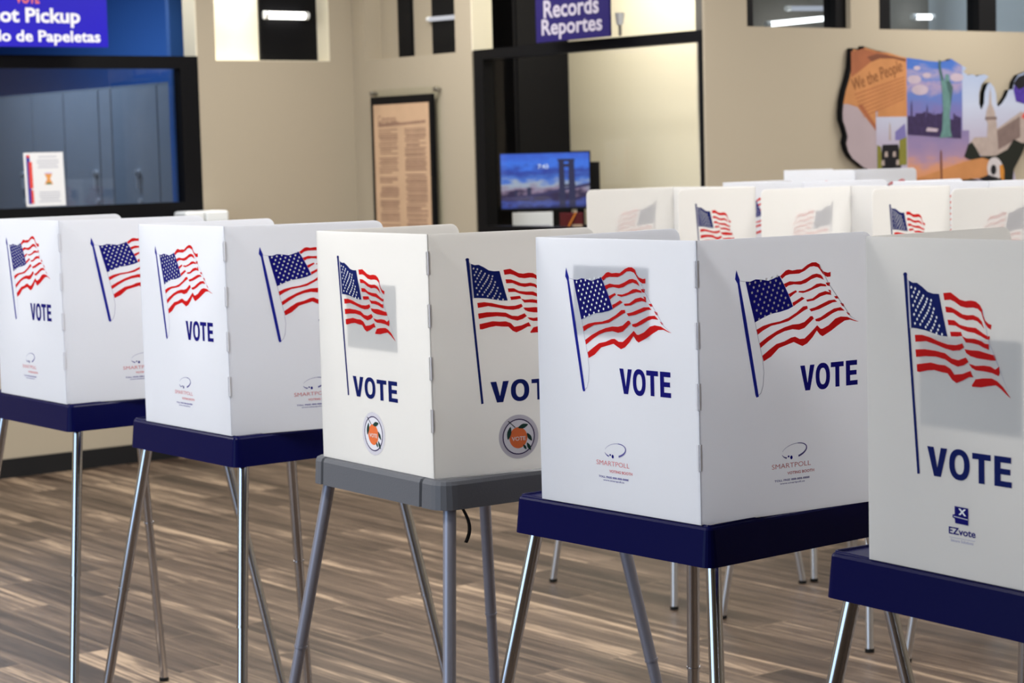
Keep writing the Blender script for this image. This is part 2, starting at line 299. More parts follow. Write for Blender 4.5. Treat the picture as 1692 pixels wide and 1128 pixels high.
def flag(mb, fr, kind, sx, d, nav):
    D = SP_PRINT if kind == 'SP' else EZ_PRINT
    S = lambda p: [(a*1e-4*sx, b*1e-4) for a, b in p]
    for p in D['pole']: mb.poly(S(p), fr, d, 'pole' if kind == 'SP' else nav)
    for p in D['canton']: mb.poly(S(p), fr, d, nav)
    for p in D['red']: mb.poly(S(p), fr, d, 'red')
    for p in D['line']: mb.poly(S(p), fr, d, 'greyline')
    if kind == 'SP': stars(mb, fr, d+.0003, ((.1035, .4045), (.1750, .4155), (.2020, .3580), (.1250, .3330)), 6, 9, .0030, sx, 'star', 0.)
    else: stars(mb, fr, d+.0003, ((.0925, .4100), (.1400, .3920), (.1665, .3385), (.0990, .3505)), 6, 9, .0027, sx, 'star', -.4)
def sp_logo(mb, fr, d):
    # swoosh: open ellipse with a thickening stroke, dot and tail
    cx, cz = .2030, .1075; n = 40
    tilt = math.radians(9)
    def P(a, k):
        x, z = .0275*k*math.cos(a), .0118*k*math.sin(a)
        return cx+x*math.cos(tilt)-z*math.sin(tilt), cz+x*math.sin(tilt)+z*math.cos(tilt)
    def band(a0, a1, w0, w1, k):
        st = [a0+(a1-a0)*i/24 for i in range(25)]
        o = []; q = []
        for i, a in enumerate(st):
            w = (w0+(w1-w0)*i/24); x, z = P(a, 1)
            nx, nz = math.cos(a), math.sin(a)*1.6; l = math.hypot(nx, nz); nx, nz = nx/l, nz/l
            o.append(fr(x+nx*w/2, z+nz*w/2, d)); q.append(fr(x-nx*w/2, z-nz*w/2, d))
        mb.add(o+q, [(i, i+1, 26+i, 25+i) for i in range(24)], k)
    band(math.radians(160), math.radians(70), .0007, .0014, 'swoosh2')
    band(math.radians(70), math.radians(-75), .0014, .0034, 'swoosh')
    band(math.radians(186), math.radians(228), .0008, .0030, 'swoosh')
    mb.disc((.1962, .0962), .0027, .0034, fr, d, 'navy', 14)
    mb.disc((.1900, .0985), .0020, .0018, fr, d+.0001, 'navy', 12)
    mb.text('SMARTPOLL', fr, .1530, .0790, d, 'red_soft', width=.086, cap=.0086, bold=0.)
    mb.text('VOTING BOOTH', fr, .1866, .0673, d, 'red_soft', width=.060, cap=.0052, bold=.03)
    mb.text('TOLL FREE 888-888-8888', fr, .1584, .0566, d, 'swoosh', width=.0775, cap=.0036, bold=.03)
    mb.text('www.smartpoll.us', fr, .1700, .0514, d, 'swoosh', width=.055, cap=.0030, bold=.02)
def ez_logo(mb, fr, d, sx):
    Q = lambda p: [(x*sx, z) for x, z in p]
    mb.poly(Q([(.1816, .1010), (.2088, .1005), (.2088, .0762), (.1826, .0768), (.1816, .083), (.1770, .0845), (.1775, .0885), (.1816, .0893)]), fr, d, 'navy')
    for s in (1, -1):
        a, b = ((.1895, .0985), (.2050, .0890)) if s > 0 else ((.1895, .0895), (.2045, .0985))
        mb.poly(Q([(a[0], a[1]), (a[0]+.004, a[1]), (b[0], b[1]), (b[0]-.004, b[1])]), fr, d+.0003, 'star')
    mb.poly(Q([(.1800, .0868), (.2085, .0850), (.2085, .0838), (.1800, .0856)]), fr, d+.0003, 'greyline')
    mb.text('EZvote', fr, .1695*sx, .0608, d, 'navy', width=.0535*sx, cap=.0106, bold=.02)
    mb.poly(Q([(.1710, .0562), (.2220, .0562), (.2220, .0555), (.1710, .0555)]), fr, d, 'swoosh2')
    mb.text('Secure Solutions', fr, .1735*sx, .0500, d, 'swoosh2', width=.045*sx, cap=.0042, bold=.02)
def fruit_sticker(mb, fr, d, cx, cz):
    mb.disc((cx, cz), .0440, .0440, fr, d, 'stk', 40)
    mb.disc((cx, cz), .0335, .0335, fr, d+.0002, 'stk_in', 36)
    mb.ringband((cx, cz), .0335, .0358, fr, d+.0003, 'ring')
    s = .0001235; sx = .000132
    L = lambda zx, zy: (cx+(zx-524)*sx, cz-(zy-567)*s)
    mb.disc(L(517, 583), 150*sx, 172*s, fr, d+.0004, 'orange', 30)
    for (a, b), la, wd, ro in (((365, 500), 105, 40, 1.32), ((600, 402), 92, 40, .22), ((703, 585), 78, 34, -1.0), ((690, 738), 72, 30, -1.1), ((622, 742), 48, 24, -1.0)):
        c = L(a, b); la *= s; wd *= s
        pts = [(la*math.cos(2*PI*i/18)*1.0, wd*math.sin(2*PI*i/18)*(1-.45*abs(math.cos(2*PI*i/18)))) for i in range(18)]
        mb.add([fr(c[0]+x*math.cos(ro)-z*math.sin(ro), c[1]+x*math.sin(ro)+z*math.cos(ro), d+.0006) for x, z in pts], [tuple(range(18))], 'leaf')
    a, b = L(345, 305), L(462, 420)
    mb.poly([a, (a[0]+.0018, a[1]+.0006), (b[0]+.0015, b[1]+.001), b], fr, d+.0007, 'stem')
    mb.text('VOTE', fr, cx-.0005, L(0, 628)[1], d+.0007, 'cream_txt', width=.031, cap=.0085, bold=.03, align='C')

# ---------------------------------------------------------------- voting booth
TH = .0024
def shield_panel(name, parent, a, b, out, h, z0, rl, rr, mat_key, kind, sx, extra=None, seam=None):
    """upright plastic panel from a to b (left to right seen from outside) with its printing"""
    a, b = Vector((*a, z0)), Vector((*b, z0)); e = b-a; w = e.length; fr = frame_of(a, e, (*out, 0))
    pts = [(0, 0)]
    pts.append((w, 0))
    r = .022
    if rr: pts += [(w-r+r*math.cos(t), h-r+r*math.sin(t)) for t in [PI/2*i/7 for i in range(8)]]
    else: pts.append((w, h))
    if rl: pts += [(r+r*math.cos(t), h-r+r*math.sin(t)) for t in [PI/2+PI/2*i/7 for i in range(8)]]
    else: pts.append((0, h))
    mb = MB(); mb.prism(pts, fr, -TH, 0, mat_key)
    if seam:      # interlocking hinge tabs along the corner
        xs = w-.006 if seam == 'R' else -.004
        for k in range(4):
            zc = h*(.93-.215*k); mb.box_fr = None
            for (x0, x1, d0, d1) in ((xs, xs+.009, -.001, .0012),):
                p = [(x0, zc-.045), (x1, zc-.045), (x1, zc), (x0, zc)]
                mb.prism(p, fr, d0, d1, 'hinge' if seam == 'R' else mat_key)
    if kind:
        nav = 'navy' if kind == 'SP' else 'navy2'
        d = .0006
        flag(mb, fr, kind, sx, d, nav)
        if kind == 'SP':
            vote(mb, fr, d, SP_VOTE, nav, sx); sp_logo(mb, fr, d)
        else:
            vote(mb, fr, d, EZ_VOTE, nav, sx)
            if extra == 'fruit': fruit_sticker(mb, fr, d, .2000*sx if sx > 1.01 else .1860, .0678)
            else: ez_logo(mb, fr, d, sx)
    return mb.build(name, parent), fr
def booth(label, loc, rz, z0, W, D, S=.4765, g1=8.1, g3=3.1, kind='SP', shield='shield', tray='blue_tray', leg='chrome', extra=None,
          notice=None, group=None, splay=(.1426, .123), off=None, ttray=(.506, .462), strap=False, sxm=1., joint=.50):
    """loc = floor point under the shield corner between the middle and the right-hand panel"""
    cs, sn = math.cos(rz), math.sin(rz)
    tW, tD = ttray
    u0, v0 = (-.020, -.001) if off is None else off
    cu, cv = u0+tW/2, v0+tD/2                                  # tray centre (local y, x)
    root = empty('voting_booth', (loc[0]+cs*cv-sn*cu, loc[1]+sn*cv+cs*cu, 0), rz)
    tag(root, label, 'voting booth', group)
    Lc = lambda v, u: (v-cv, u-cu)
    a1, a3 = math.radians(g1), math.radians(g3)
    N, Lp = (0., 0.), (0., W)
    R = (D*math.cos(a1), -D*math.sin(a1)); T = (D*math.cos(a3), W+D*math.sin(a3))
    n1 = (-math.sin(a1), -math.cos(a1)); n3 = (-math.sin(a3), math.cos(a3))
    mid, fr = shield_panel('shield_middle', root, Lc(*Lp), Lc(*N), (-1, 0), S, z0, False, False, shield, kind, sxm, extra, 'R')
    if notice:
        nb = MB(); x0, x1, q0, q1 = notice
        nb.prism([(x0, q0), (x1, q0), (x1, q1), (x0, q1)], fr, -TH-.0022, -TH-.0006, 'notice'); nb.build('taped_notice', mid)
    shield_panel('shield_side', root, Lc(*N), Lc(*R), n1, S, z0, False, True, shield, kind, 1., extra, 'L')
    shield_panel('shield_side', root, Lc(*T), Lc(*Lp), n3, S, z0, True, False, shield, kind, 1., extra, None)
    # tray with skirt
    zt = z0-.002; th = .068 if tray == 'blue_tray' else .058
    x0, y0 = Lc(v0, u0); x1, y1 = x0+tD, y0+tW
    r = .012 if tray == 'blue_tray' else .036
    fl = .007 if tray == 'blue_tray' else .003
    def lp(g, z, rad):
        p = rrect(x0-g, x1+g, y0-g, y1+g, max(.004, rad+g))
        if tray == 'grey_tray':       # two moulded notches in each long side
            q = []
            for i, c in enumerate(p):
                q.append(c); nx = p[(i+1) % len(p)]
                if abs(c[0]-nx[0]) < 1e-6 and abs(c[1]-nx[1]) > .2:
                    sgn = 1 if c[0] < (x0+x1)/2 else -1
                    ys = sorted([y0+.075, y1-.055], reverse=c[1] > nx[1])
                    dr = -1 if c[1] > nx[1] else 1
                    for yy in ys: q += [(c[0], yy-.005*dr), (c[0]+.006*sgn, yy-.002*dr), (c[0]+.006*sgn, yy+.002*dr), (c[0], yy+.005*dr)]
            p = q
        return [(x, y, z) for x, y in p]
    bv = .005 if tray == 'blue_tray' else .010
    mb = MB()
    mb.loops([lp(fl, zt-th, r), lp(fl*.1, zt-bv, r), lp(-bv*.3, zt-bv*.3, r), lp(-bv, zt, r)], tray, True, False)
    if tray == 'blue_tray':           # raised lip round the rim
        ring = [lp(-.004, zt-.0005, r), lp(-.005, zt+.003, r), lp(-.0075, zt+.003, r), lp(-.0085, zt-.0005, r)]
        mb.loops(ring, tray, False, True)
    mb.build('tray', root)
    if strap:
        s = MB(); px, py = Lc(.050, -.018); pz = zt-th; prev = None; ls = []
        for i in range(9):
            t = i/8; cx = px+.010*math.sin(t*2.4); ls.append([(cx-.001, py-.005-.012*math.sin(t*3), pz+.002-.072*t), (cx+.001, py-.005-.012*math.sin(t*3), pz+.002-.072*t), (cx+.001, py+.005-.012*math.sin(t*3), pz+.002-.072*t), (cx-.001, py+.005-.012*math.sin(t*3), pz+.002-.072*t)])
        s.loops(ls, 'strap'); s.build('hanging_strap', root)
    iu, iv = (.022, .030) if tray == 'blue_tray' else (.026, .034)
    for su in (-1, 1):
        for sv in (-1, 1):
            top = Vector((sv*(tD/2-iv), su*(tW/2-iu), zt-th+.006)); ft = Vector((top.x+sv*splay[1], top.y+su*splay[0], .010))
            d = (ft-top); k = (top.z-joint)/(top.z-ft.z); j = top+d*k; dn = d.normalized()
            lb = MB(); lb.tube(top, j, .0130, .0130, leg); lb.tube(j, ft, .0120, .0120, leg)
            lo = lb.build('leg', root)
            jr = MB(); jr.tube(j-dn*.002, j+dn*.003, .0140, .0140, 'chrome' if leg != 'grey_leg' else leg); jr.build('joint_ring', lo)
            fc = MB(); fc.tube(ft-dn*.001, Vector((ft.x, ft.y, 0)), .0138, .0142, 'rubber'); fc.build('foot_cap', lo)
    return root
def copy_tree(o, parent=None):
    c = o.copy(); COL.objects.link(c)
    if parent is not None: c.parent = parent
    for ch in list(o.children): copy_tree(ch, c)
    return c
R_ = math.radians
GF = 'front row of voting booths'; GB = 'middle row of voting booths'; GR = 'rear row of voting booths'
booth('white voting booth on blue tray at the far left end of the front row', (2.398, 5.002), R_(-.87), .934, .4145, .390, S=.4725, group=GF, g1=9.7, g3=2.2)
booth('white voting booth on blue tray, second from the left in the front row', (2.403, 4.174), R_(-.42), .926, .4125, .386, S=.4755, group=GF, g1=12.0, g3=1.9)
booth('off-white voting booth on a grey tray with round orange-fruit stickers', (2.370, 3.339), R_(-3.01), .921, .4335, .3685, kind='EZ', shield='shield_warm', tray='grey_tray', leg='grey_leg', extra='fruit',
      notice=(.1165, .3115, .241, .3725), group=GF, g1=8.3, g3=2.8, strap=True, off=(-.034, -.005), ttray=(.520, .460), sxm=1.05)
booth('white voting booth on blue tray immediately right of the grey-tray booth', (2.394, 2.602), R_(1.71), .918, .4140, .3865, S=.4785, group=GF, g1=7.5, g3=4.0, notice=(.101, .296, .309, .431))
booth('off-white voting booth on blue tray, nearest of all and cut by the right edge', (2.271, 1.740), R_(-3.80), .939, .3930, .3450, kind='EZ', shield='shield_warm', notice=(.107, .299, .2105, .3398), group=GF, g1=8.1, g3=6.5, sxm=.958,
      ttray=(.500, .440))
# middle row, turned round so that the open side faces the front row
def row_spot(cx, cy, rz, off=(-.020, -.001), ttray=(.506, .462)):
    cu, cv = off[0]+ttray[0]/2, off[1]+ttray[1]/2; c, s = math.cos(rz), math.sin(rz)
    return cx-(c*cv-s*cu), cy-(s*cv+c*cu)
mb0 = booth('leftmost of the white booths behind, near the lit computer screen', row_spot(5.020, 5.590, PI), PI, .932, .4300, .3850, kind='EZ', shield='shield_warm', leg='satin', group=GB, splay=(.095, .105), g1=6., g3=3.)
for (x, y, lb) in ((5.042, 4.725, 'white voting booth behind, second from the left in the middle row'),
                   (5.030, 3.912, 'white voting booth behind at the right edge, below the eagle on the wall map')):
    c = copy_tree(mb0); c.location = (x, y, 0); c['label'] = lb
rb0 = booth('white voting booth seen from behind, back to back with the leftmost middle-row booth', row_spot(5.690, 5.600, 0), 0, .941, .4140, .3860, leg='satin', group=GR, splay=(.11, .11))
c = copy_tree(rb0); c.location = (5.690, 4.760, 0); c['label'] = 'white voting booth of the rear row, back to back with the second middle-row booth'
booth('taller bluish white voting booth standing by itself below the left end of the wall map', (6.532, 6.120), 0, .965, .4140, .3300, group=GR, leg='satin', splay=(.11, .11))

# ---------------------------------------------------------------- room shell
YA, XB, YC, TW, ZC = 9.836, 6.516, 7.0, .13, 2.95
ZS, ZO = 2.07, 2.70
def boxes(name, bs, k, kind='structure'):
    mb = MB()
    for b in bs: mb.box(*b, k)
    o = mb.build(name)
    if kind: o['kind'] = kind
    return o
f = MB(); f.box(-3.2, 12.2, -3.2, 14.4, -.05, 0, 'floor'); struct(f.build('floor'))
boxes('ceiling', [(-3.2, 12.2, -3.2, 14.4, ZC, ZC+.05)], 'ceil')
boxes('wall_left', [(-3.2, 2.2, YA, YA+TW, 0, ZC), (2.2, 5.546, YA, YA+TW, 0, 1.26), (2.2, 5.546, YA, YA+TW, ZO, ZC), (5.546, 5.654, YA, YA+TW, 0, ZC),
                    (5.654, 6.368, YA, YA+TW, 0, ZS), (5.654, 6.368, YA, YA+TW, ZO, ZC), (6.368, XB+TW, YA, YA+TW, 0, ZC)], 'wall')
boxes('wall_back', [(XB, XB+TW, 9.711, YA, 0, ZC), (XB, XB+TW, 8.878, 9.711, 0, ZS), (XB, XB+TW, 8.878, 9.711, ZO, ZC), (XB, XB+TW, 8.74, 8.878, 0, ZC),
                    (XB, XB+TW, YC+.015, 8.74, 0, 1.13), (XB, XB+TW, YC+.015, 8.74, ZO, ZC)], 'wall')
ZS2 = 2.09
boxes('wall_right', [(XB, XB+TW, YC, YC+.015, 0, ZC), (XB+TW, 12.2, YC, YC+TW, 0, ZS2), (XB+TW, 12.2, YC, YC+TW, ZO, ZC), (XB+TW, 6.778, YC, YC+TW, ZS2, ZO),
                     (7.455, 7.651, YC, YC+TW, ZS2, ZO), (9.7, 12.2, YC, YC+TW, ZS2, ZO)], 'wall')
boxes('wall_near', [(-3.2, -3.1, -3.2, YA, 0, .08), (-3.2, -3.1, -3.2, YA, 2.75, ZC), (-3.2, -3.1, -3.2, 1.9, .08, 2.75), (-3.2, -3.1, 7.2, YA, .08, 2.75)], 'wall')
boxes('wall_side', [(-3.2, 12.2, -3.3, -3.2, 0, ZC)], 'wall')
boxes('wall_end', [(12.2, 12.3, -3.2, 14.4, 0, ZC)], 'wall')
boxes('baseboard_left', [(-3.1, XB, YA-.012, YA, 0, .095)], 'base')
boxes('baseboard_back', [(XB-.012, XB, YC, YA-.012, 0, .095)], 'base')
boxes('baseboard_right', [(XB-.012, 12.2, YC-.012, YC, 0, .095)], 'base')
boxes('lit_jamb_1', [(5.538, 5.546, YA+.002, YA+TW, 2.092, ZO)], 'cream')  # added linings, paler than the wall: light on the jambs put into their colour
boxes('lit_jamb_2', [(6.360, 6.368, YA+.002, YA+TW, ZS, ZO)], 'cream')
boxes('lit_jamb_3', [(XB+.002, XB+TW, 8.732, 8.740, ZS, ZO)], 'cream')
# ballot room behind the left wall
boxes('wall_ballot_room_side', [(6.42, 6.52, 10.30, 14.3, 0, ZC)], 'blue_wall')
boxes('wall_ballot_room_far', [(-3.2, 6.52, 14.3, 14.4, 0, ZC)], 'blue_wall')
boxes('wall_ballot_room_return', [(5.62, 6.60, 10.26, 10.30, 0, ZC)], 'blue_wall')
boxes('wall_ballot_room_left', [(1.9, 2.0, YA+TW, 14.3, 0, ZC)], 'dark_wall')
# records room behind the back wall
boxes('wall_records_room_far', [(7.80, 7.90, 7.45, 10.6, 0, ZC)], 'cream')
boxes('wall_records_room_left', [(XB+TW, 7.9, 10.42, 10.52, 0, ZC)], 'dark_wall')
boxes('wall_records_room_right', [(6.88, 12.2, 7.41, 7.45, 0, ZS2-.02)], 'cream')

def window(name, parts):
    r = empty(name, parts[0][2]); r['kind'] = 'structure'
    for nm, bs, _, k in parts:
        mb = MB()
        for b in bs: mb.box(*[q-r.location['xxyyzz'.index(c) // 2 if False else i//2] for i, (q, c) in enumerate(zip(b, 'xxyyzz'))], k)
        o = mb.build(nm, r); o['kind'] = 'structure'
    return r
y0, y1 = YA, YA+.07
window('window_1', [('frame', [(2.2, 5.546, y0, y1, 2.028, 2.092), (5.440, 5.546, y0, y1, 1.26, 2.028), (2.2, 2.30, y0, y1, 1.26, 2.028), (2.30, 5.440, y0, y1, 1.26, 1.336)], (3.9, YA, 1.26), 'frame'),
                    ('pane', [(2.30, 5.440, YA+.036, YA+.040, 1.336, 2.028)], 0, 'glass_grey')])
x0, x1 = XB, XB+.07
window('window_2', [('frame', [(x0, x1, YC+.016, 8.726, 2.022, 2.072), (x0, x1, 8.650, 8.726, 1.13, 2.022), (x0, x1, YC+.016, 7.045, 1.13, 2.022), (x0, x1, 7.045, 8.650, 1.13, 1.18)], (XB, 7.9, 1.13), 'frame'),
                    ('pane', [(XB+.036, XB+.040, 7.045, 8.650, 1.18, 2.022)], 0, 'glass')])
# transom over the left wall's corner: lit cream panel, dark pane
window('window_3', [('frame', [(5.985, 6.000, YA+.09, YA+TW, ZS, ZO), (6.000, 6.368, YA+.112, YA+TW, ZS, ZO)], (6.0, YA, ZS), 'frame'),
                    ('blind', [(5.654, 5.985, YA+.110, YA+.125, ZS, ZO)], 0, 'cream'),
                    ('sill', [(5.654, 6.368, YA+.002, YA+TW, ZS-.004, ZS+.003)], 0, 'cream')])
window('window_4', [('frame', [(XB+.09, XB+TW, 9.40, 9.52, ZS, ZO), (XB+.112, XB+TW, 8.878, 9.235, ZS, ZO)], (XB, 9.3, ZS), 'frame'),
                    ('blind', [(XB+.110, XB+.125, 9.235, 9.711, ZS, ZO)], 0, 'wall')])
y0, y1 = YC+.03, YC+.11
window('window_5', [('frame', [(6.778, 6.845, y0, y1, ZS2, ZO), (7.385, 7.455, y0, y1, ZS2, ZO)], (7.1, YC, ZS2), 'frame'),
                    ('pane', [(6.845, 7.385, YC+.066, YC+.070, ZS2, ZO)], 0, 'glass_grey')])
window('window_6', [('frame', [(7.651, 7.762, y0, y1, ZS2, ZO), (8.414, 8.545, y0, y1, ZS2, ZO), (9.6, 9.7, y0, y1, ZS2, ZO)], (8.6, YC, ZS2), 'frame'),
                    ('pane', [(7.762, 8.414, YC+.066, YC+.070, ZS2, ZO), (8.545, 9.6, YC+.066, YC+.070, ZS2, ZO)], 0, 'glass_grey')])
# shallow glazed lobby seen through the right wall's high windows
boxes('wall_lobby_dark', [(6.86, 8.46, 7.40, 7.41, ZS2-.02, ZC), (6.84, 6.86, YC+TW, 7.41, ZS2-.02, ZC)], 'grey_wall')
boxes('wall_lobby_pale', [(8.46, 12.2, 7.40, 7.41, ZS2-.02, ZC)], 'light_grey')
boxes('floor_lobby', [(6.86, 12.2, YC+TW, 7.40, ZS2-.03, ZS2-.02)], 'grey_wall')

# ---------------------------------------------------------------- glowing tubes added to imitate lamp reflections in the high windows
def reflection_tube(a, b, r, k, label):
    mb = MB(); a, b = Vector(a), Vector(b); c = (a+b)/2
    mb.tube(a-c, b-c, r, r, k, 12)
    rt = empty('reflection_streak', c); tag(rt, label, 'lamp')
    mb.build('reflection_glow', rt)
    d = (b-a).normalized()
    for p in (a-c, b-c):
        h = MB(); h.tube(p-d*.012, p+d*.012, r*1.15, r*1.15, 'white_box', 10); h.build('streak_end', rt)
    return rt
reflection_tube((7.205, 7.30, 2.125), (7.61, 7.30, 2.160), .013, 'tube', 'bright slanting lamp reflection low in the high window left of the wall map')
reflection_tube((7.37, 7.33, 2.205), (7.70, 7.33, 2.212), .012, 'tube_dim', 'dim lamp reflection above the bright slanting one in the high window')
reflection_tube((8.23, 7.30, 2.178), (8.37, 7.30, 2.180), .014, 'tube', 'short bright lamp reflection in the pale grey window above the wall map')
reflection_tube((6.02, YA+.085, 2.320), (6.275, YA+.085, 2.320), .020, 'tube', 'bright white lamp reflection in the dark transom pane left of the room corner')
reflection_tube((XB+.085, 9.22, 2.262), (XB+.085, 8.93, 2.258), .012, 'tube_dim', 'dim lamp reflection in the dark transom pane above the hanging document')

# ---------------------------------------------------------------- ballot room
def locker(y0, y1, label, handle=None):
    r = empty('locker', (6.05, (y0+y1)/2, 0)); tag(r, label, 'locker', 'grey lockers behind the ballot window')
    h = (y1-y0)/2
    mb = MB(); mb.box(-.285, .30, -h, h, 0, 1.99, 'locker_edge'); mb.build('body', r)
    d = MB(); d.box(-.300, -.285, -h+.006, h-.006, .06, 1.975, 'locker'); dd = d.build('door', r)
    if handle:
        q = handle-(y0+y1)/2
        k = MB(); k.tube((-.30, q, 1.490), (-.322, q, 1.490), .020, .020, 'handle', 12); k.box(-.322, -.310, q-.008, q+.008, 1.40, 1.49, 'handle'); k.tube((-.30, q-.004, 1.325), (-.312, q-.004, 1.325), .018, .018, 'handle', 12); k.build('handle', dd)
    return r
locker(12.30, 13.20, 'grey steel locker at the left end, behind the white notice in the ballot window', 12.44)
locker(11.86, 12.295, 'narrow grey steel locker right of the one behind the notice')
locker(11.40, 11.855, 'grey steel locker in the middle of the ballot window', 11.45)
locker(11.24, 11.395, 'narrow blank grey filler panel between two lockers of the ballot window')
locker(10.68, 11.235, 'grey steel locker at the right side of the ballot window', 10.92)
locker(10.32, 10.675, 'narrow pale grey end panel locker next to the black window frame')
# sign over the ballot window
r = empty('hanging_sign', (4.45, 9.65, 2.12)); tag(r, 'royal blue sign reading Ballot Pickup hanging over the left window', 'sign')
mb = MB(); mb.prism([(-.62, 0), (.485, .002), (.485, .40), (-.62, .40)], lambda x, z, d: Vector((x, -d, z)), -.006, .006, 'sign_blue'); mb.build('sign_panel', r)
fr = lambda x, z, d=0.: Vector((x, -d, z))
mb = MB(); mb.text('Ballot Pickup', fr, .337, .121, .0075, 'sign_white', width=.577, cap=.075, bold=.03, align='R')
mb.build('lettering', r); mb = MB(); mb.text('Recogido de Papeletas', fr, .443, .028, .0075, 'sign_white', width=.81, cap=.058, bold=.026, align='R')
mb.build('lettering', r); mb = MB(); mb.text('VOTE', fr, .062, .212, .0075, 'sign_warm', width=.125, cap=.05, bold=.03, align='C'); mb.build('lettering', r)
mb = MB()
for x in (-.5, .4): mb.tube((x, 0, .40), (x, 0, .83), .003, .003, 'steel', 8)
mb.build('hanger_wire', r)
# notice taped to the ballot window
r = empty('paper_notice', (4.665, YA+.030, 1.342)); tag(r, 'white paper notice with a blue and red side strip taped inside the left window', 'notice')
fr = lambda x, z, d=0.: Vector((x-.02*(z-.13), -d, z))
mb = MB(); mb.prism([(-.107, 0), (.107, 0), (.107, .268), (-.107, .268)], fr, -.001, .001, 'paper'); mb.build('sheet', r)
mb = MB(); mb.poly([(-.094, .012), (-.074, .012), (-.074, .255), (-.094, .255)], fr, .0016, 'ppr_blue'); mb.poly([(-.088, .242), (-.074, .242), (-.074, .256), (-.095, .256)], fr, .0018, 'ppr_red')
mb.poly([(-.083, .09), (-.064, .09), (-.064, .222), (-.083, .222)], fr, .0018, 'ppr_red'); mb.poly([(-.078, .014), (-.064, .014), (-.064, .082), (-.078, .082)], fr, .0018, 'ppr_red')
for i, (z, w) in enumerate(((.243, .05), (.226, .058), (.214, .060), (.202, .052), (.19, .056), (.066, .056), (.054, .058), (.043, .056), (.032, .05), (.02, .06))):
    mb.poly([(.022-w, z), (.022+w, z), (.022+w, z+.006), (.022-w, z+.006)], fr, .0016, 'ink')
mb.poly([(.0, .167), (.042, .167), (.030, .148), (.012, .148)], fr, .0016, 'ppr_lav'); mb.poly([(.0, .161), (.042, .161), (.026, .130), (.016, .130)], fr, .0018, 'ppr_or')
mb.poly([(.016, .142), (.026, .142), (.044, .108), (-.002, .108)], fr, .0017, 'ppr_or'); mb.poly([(.008, .116), (.034, .116), (.034, .108), (.008, .108)], fr, .002, 'ppr_green'); mb.build('printing', r)
# ledge and two white boxes at the window's right corner
r = empty('counter_ledge', (3.9, YA-.12, 1.205)); tag(r, 'black counter ledge under the left window', 'ledge')
mb = MB(); mb.box(-1.7, 1.72, -.10, .118, 0, .030, 'counter'); mb.build('ledge_top', r)
mb = MB()
for x in (-1.2, 0, 1.2): mb.box(x-.012, x+.012, -.06, .118, -.16, 0, 'counter')
mb.build('bracket', r)
for x0_, x1_, lb in ((5.345, 5.459, 'small white box on the ledge, left of the pair by the window corner'), (5.466, 5.600, 'small white box on the ledge, right of the pair by the window corner')):
    r = empty('brochure_box', ((x0_+x1_)/2, YA-.10, 1.235)); tag(r, lb, 'box', 'white boxes on the ledge')
    w = (x1_-x0_)/2; mb = MB(); mb.loops([[(x, y, z) for x, y in rrect(-w+g, w-g, -.07+g, .06-g, .012)] for z, g in ((0, 0), (.044, 0), (.050, .004))], 'white_box', True, False); mb.build('box_body', r)
    mb = MB(); mb.box(-w+.012, w-.012, -.06, .05, .050, .053, 'paper'); mb.build('paper_stack', r)

# ---------------------------------------------------------------- hanging document on the back wall
r = empty('framed_document', (XB-.03, 9.32, .95)); tag(r, 'tall framed parchment document in two columns hanging beside the room corner', 'framed document')
fr = lambda x, z, d=0.: Vector((-d, -x, z))            # x to the right as seen, d toward the viewer
mb = MB(); mb.prism([(-.305, -.02), (.315, -.02), (.315, .955), (-.305, .955)], fr, -.012, -.006, 'acrylic'); mb.build('acrylic_backing', r)
mb = MB(); mb.prism([(-.283, 0), (.281, 0), (.281, .915), (-.283, .915)], fr, -.004, .018, 'frame'); mb.build('frame', r)
mb = MB(); mb.poly([(-.258, .03), (.258, .03), (.258, .872), (-.258, .872)], fr, .0186, 'parchment')
mb.poly([(-.215, .780), (-.165, .772), (-.04, .780), (.0, .772), (.225, .780), (.225, .766), (-.215, .752)], fr, .0190, 'script')
mb.text('Congress', fr, -.215, .778, .0191, 'script', width=.17, cap=.038, bold=.01)
for i in range(46):
    z = .735-i*.0128
    for x0_, x1_ in ((-.215, -.035), (.030, .225)):
        if random.random() < .06: continue
        a = x0_+random.choice((0, 0, 0, .012)); b = x1_-random.choice((0, 0, .01, .06 if random.random() < .3 else 0))
        t = .0078*random.uniform(.6, 1.2)
        mb.poly([(a, z), (b, z), (b, z+t), (a, z+t)], fr, .0190, 'script')
for x in (-.18, -.06, .06, .17):
    mb.poly([(x-.035, .110), (x+.035, .114), (x+.03, .122), (x-.03, .118)], fr, .0190, 'script')
mb.build('parchment_print', r)
for x in (-.29, .30):
    mb = MB(); mb.tube(fr(x, .935, -.028), fr(x, .935, .006), .011, .011, 'steel', 14); mb.tube(fr(x, .935, .006), fr(x, .935, .012), .014, .012, 'steel', 14); mb.build('standoff', r)

# ---------------------------------------------------------------- records window
r = empty('hanging_sign', (6.42, 7.80, 2.072)); tag(r, 'indigo sign reading Records Reportes hanging over the middle window', 'sign')
fr = lambda x, z, d=0.: Vector((-d, -x, z))
mb = MB(); mb.prism([(-.278, 0), (.268, 0), (.268, .30), (-.278, .30)], fr, -.006, .006, 'sign_navy'); mb.build('sign_panel', r)
mb = MB(); mb.text('Records', fr, -.010, .115, .0075, 'sign_grey', width=.41, cap=.088, bold=.022, align='C'); mb.build('lettering', r); mb = MB(); mb.text('Reportes', fr, -.008, .034, .0075, 'sign_grey', width=.45, cap=.062 if False else .088*.9, bold=.022, align='C'); mb.build('lettering', r)
mb = MB()
for x in (-.2, .2): mb.tube(fr(x, .30), fr(x, .875), .003, .003, 'steel', 8)
mb.build('hanger_wire', r)
r = empty('wall_lamp', (XB+.02, 7.60, 2.13)); tag(r, 'small white spot fixture just right of the Records sign', 'lamp')
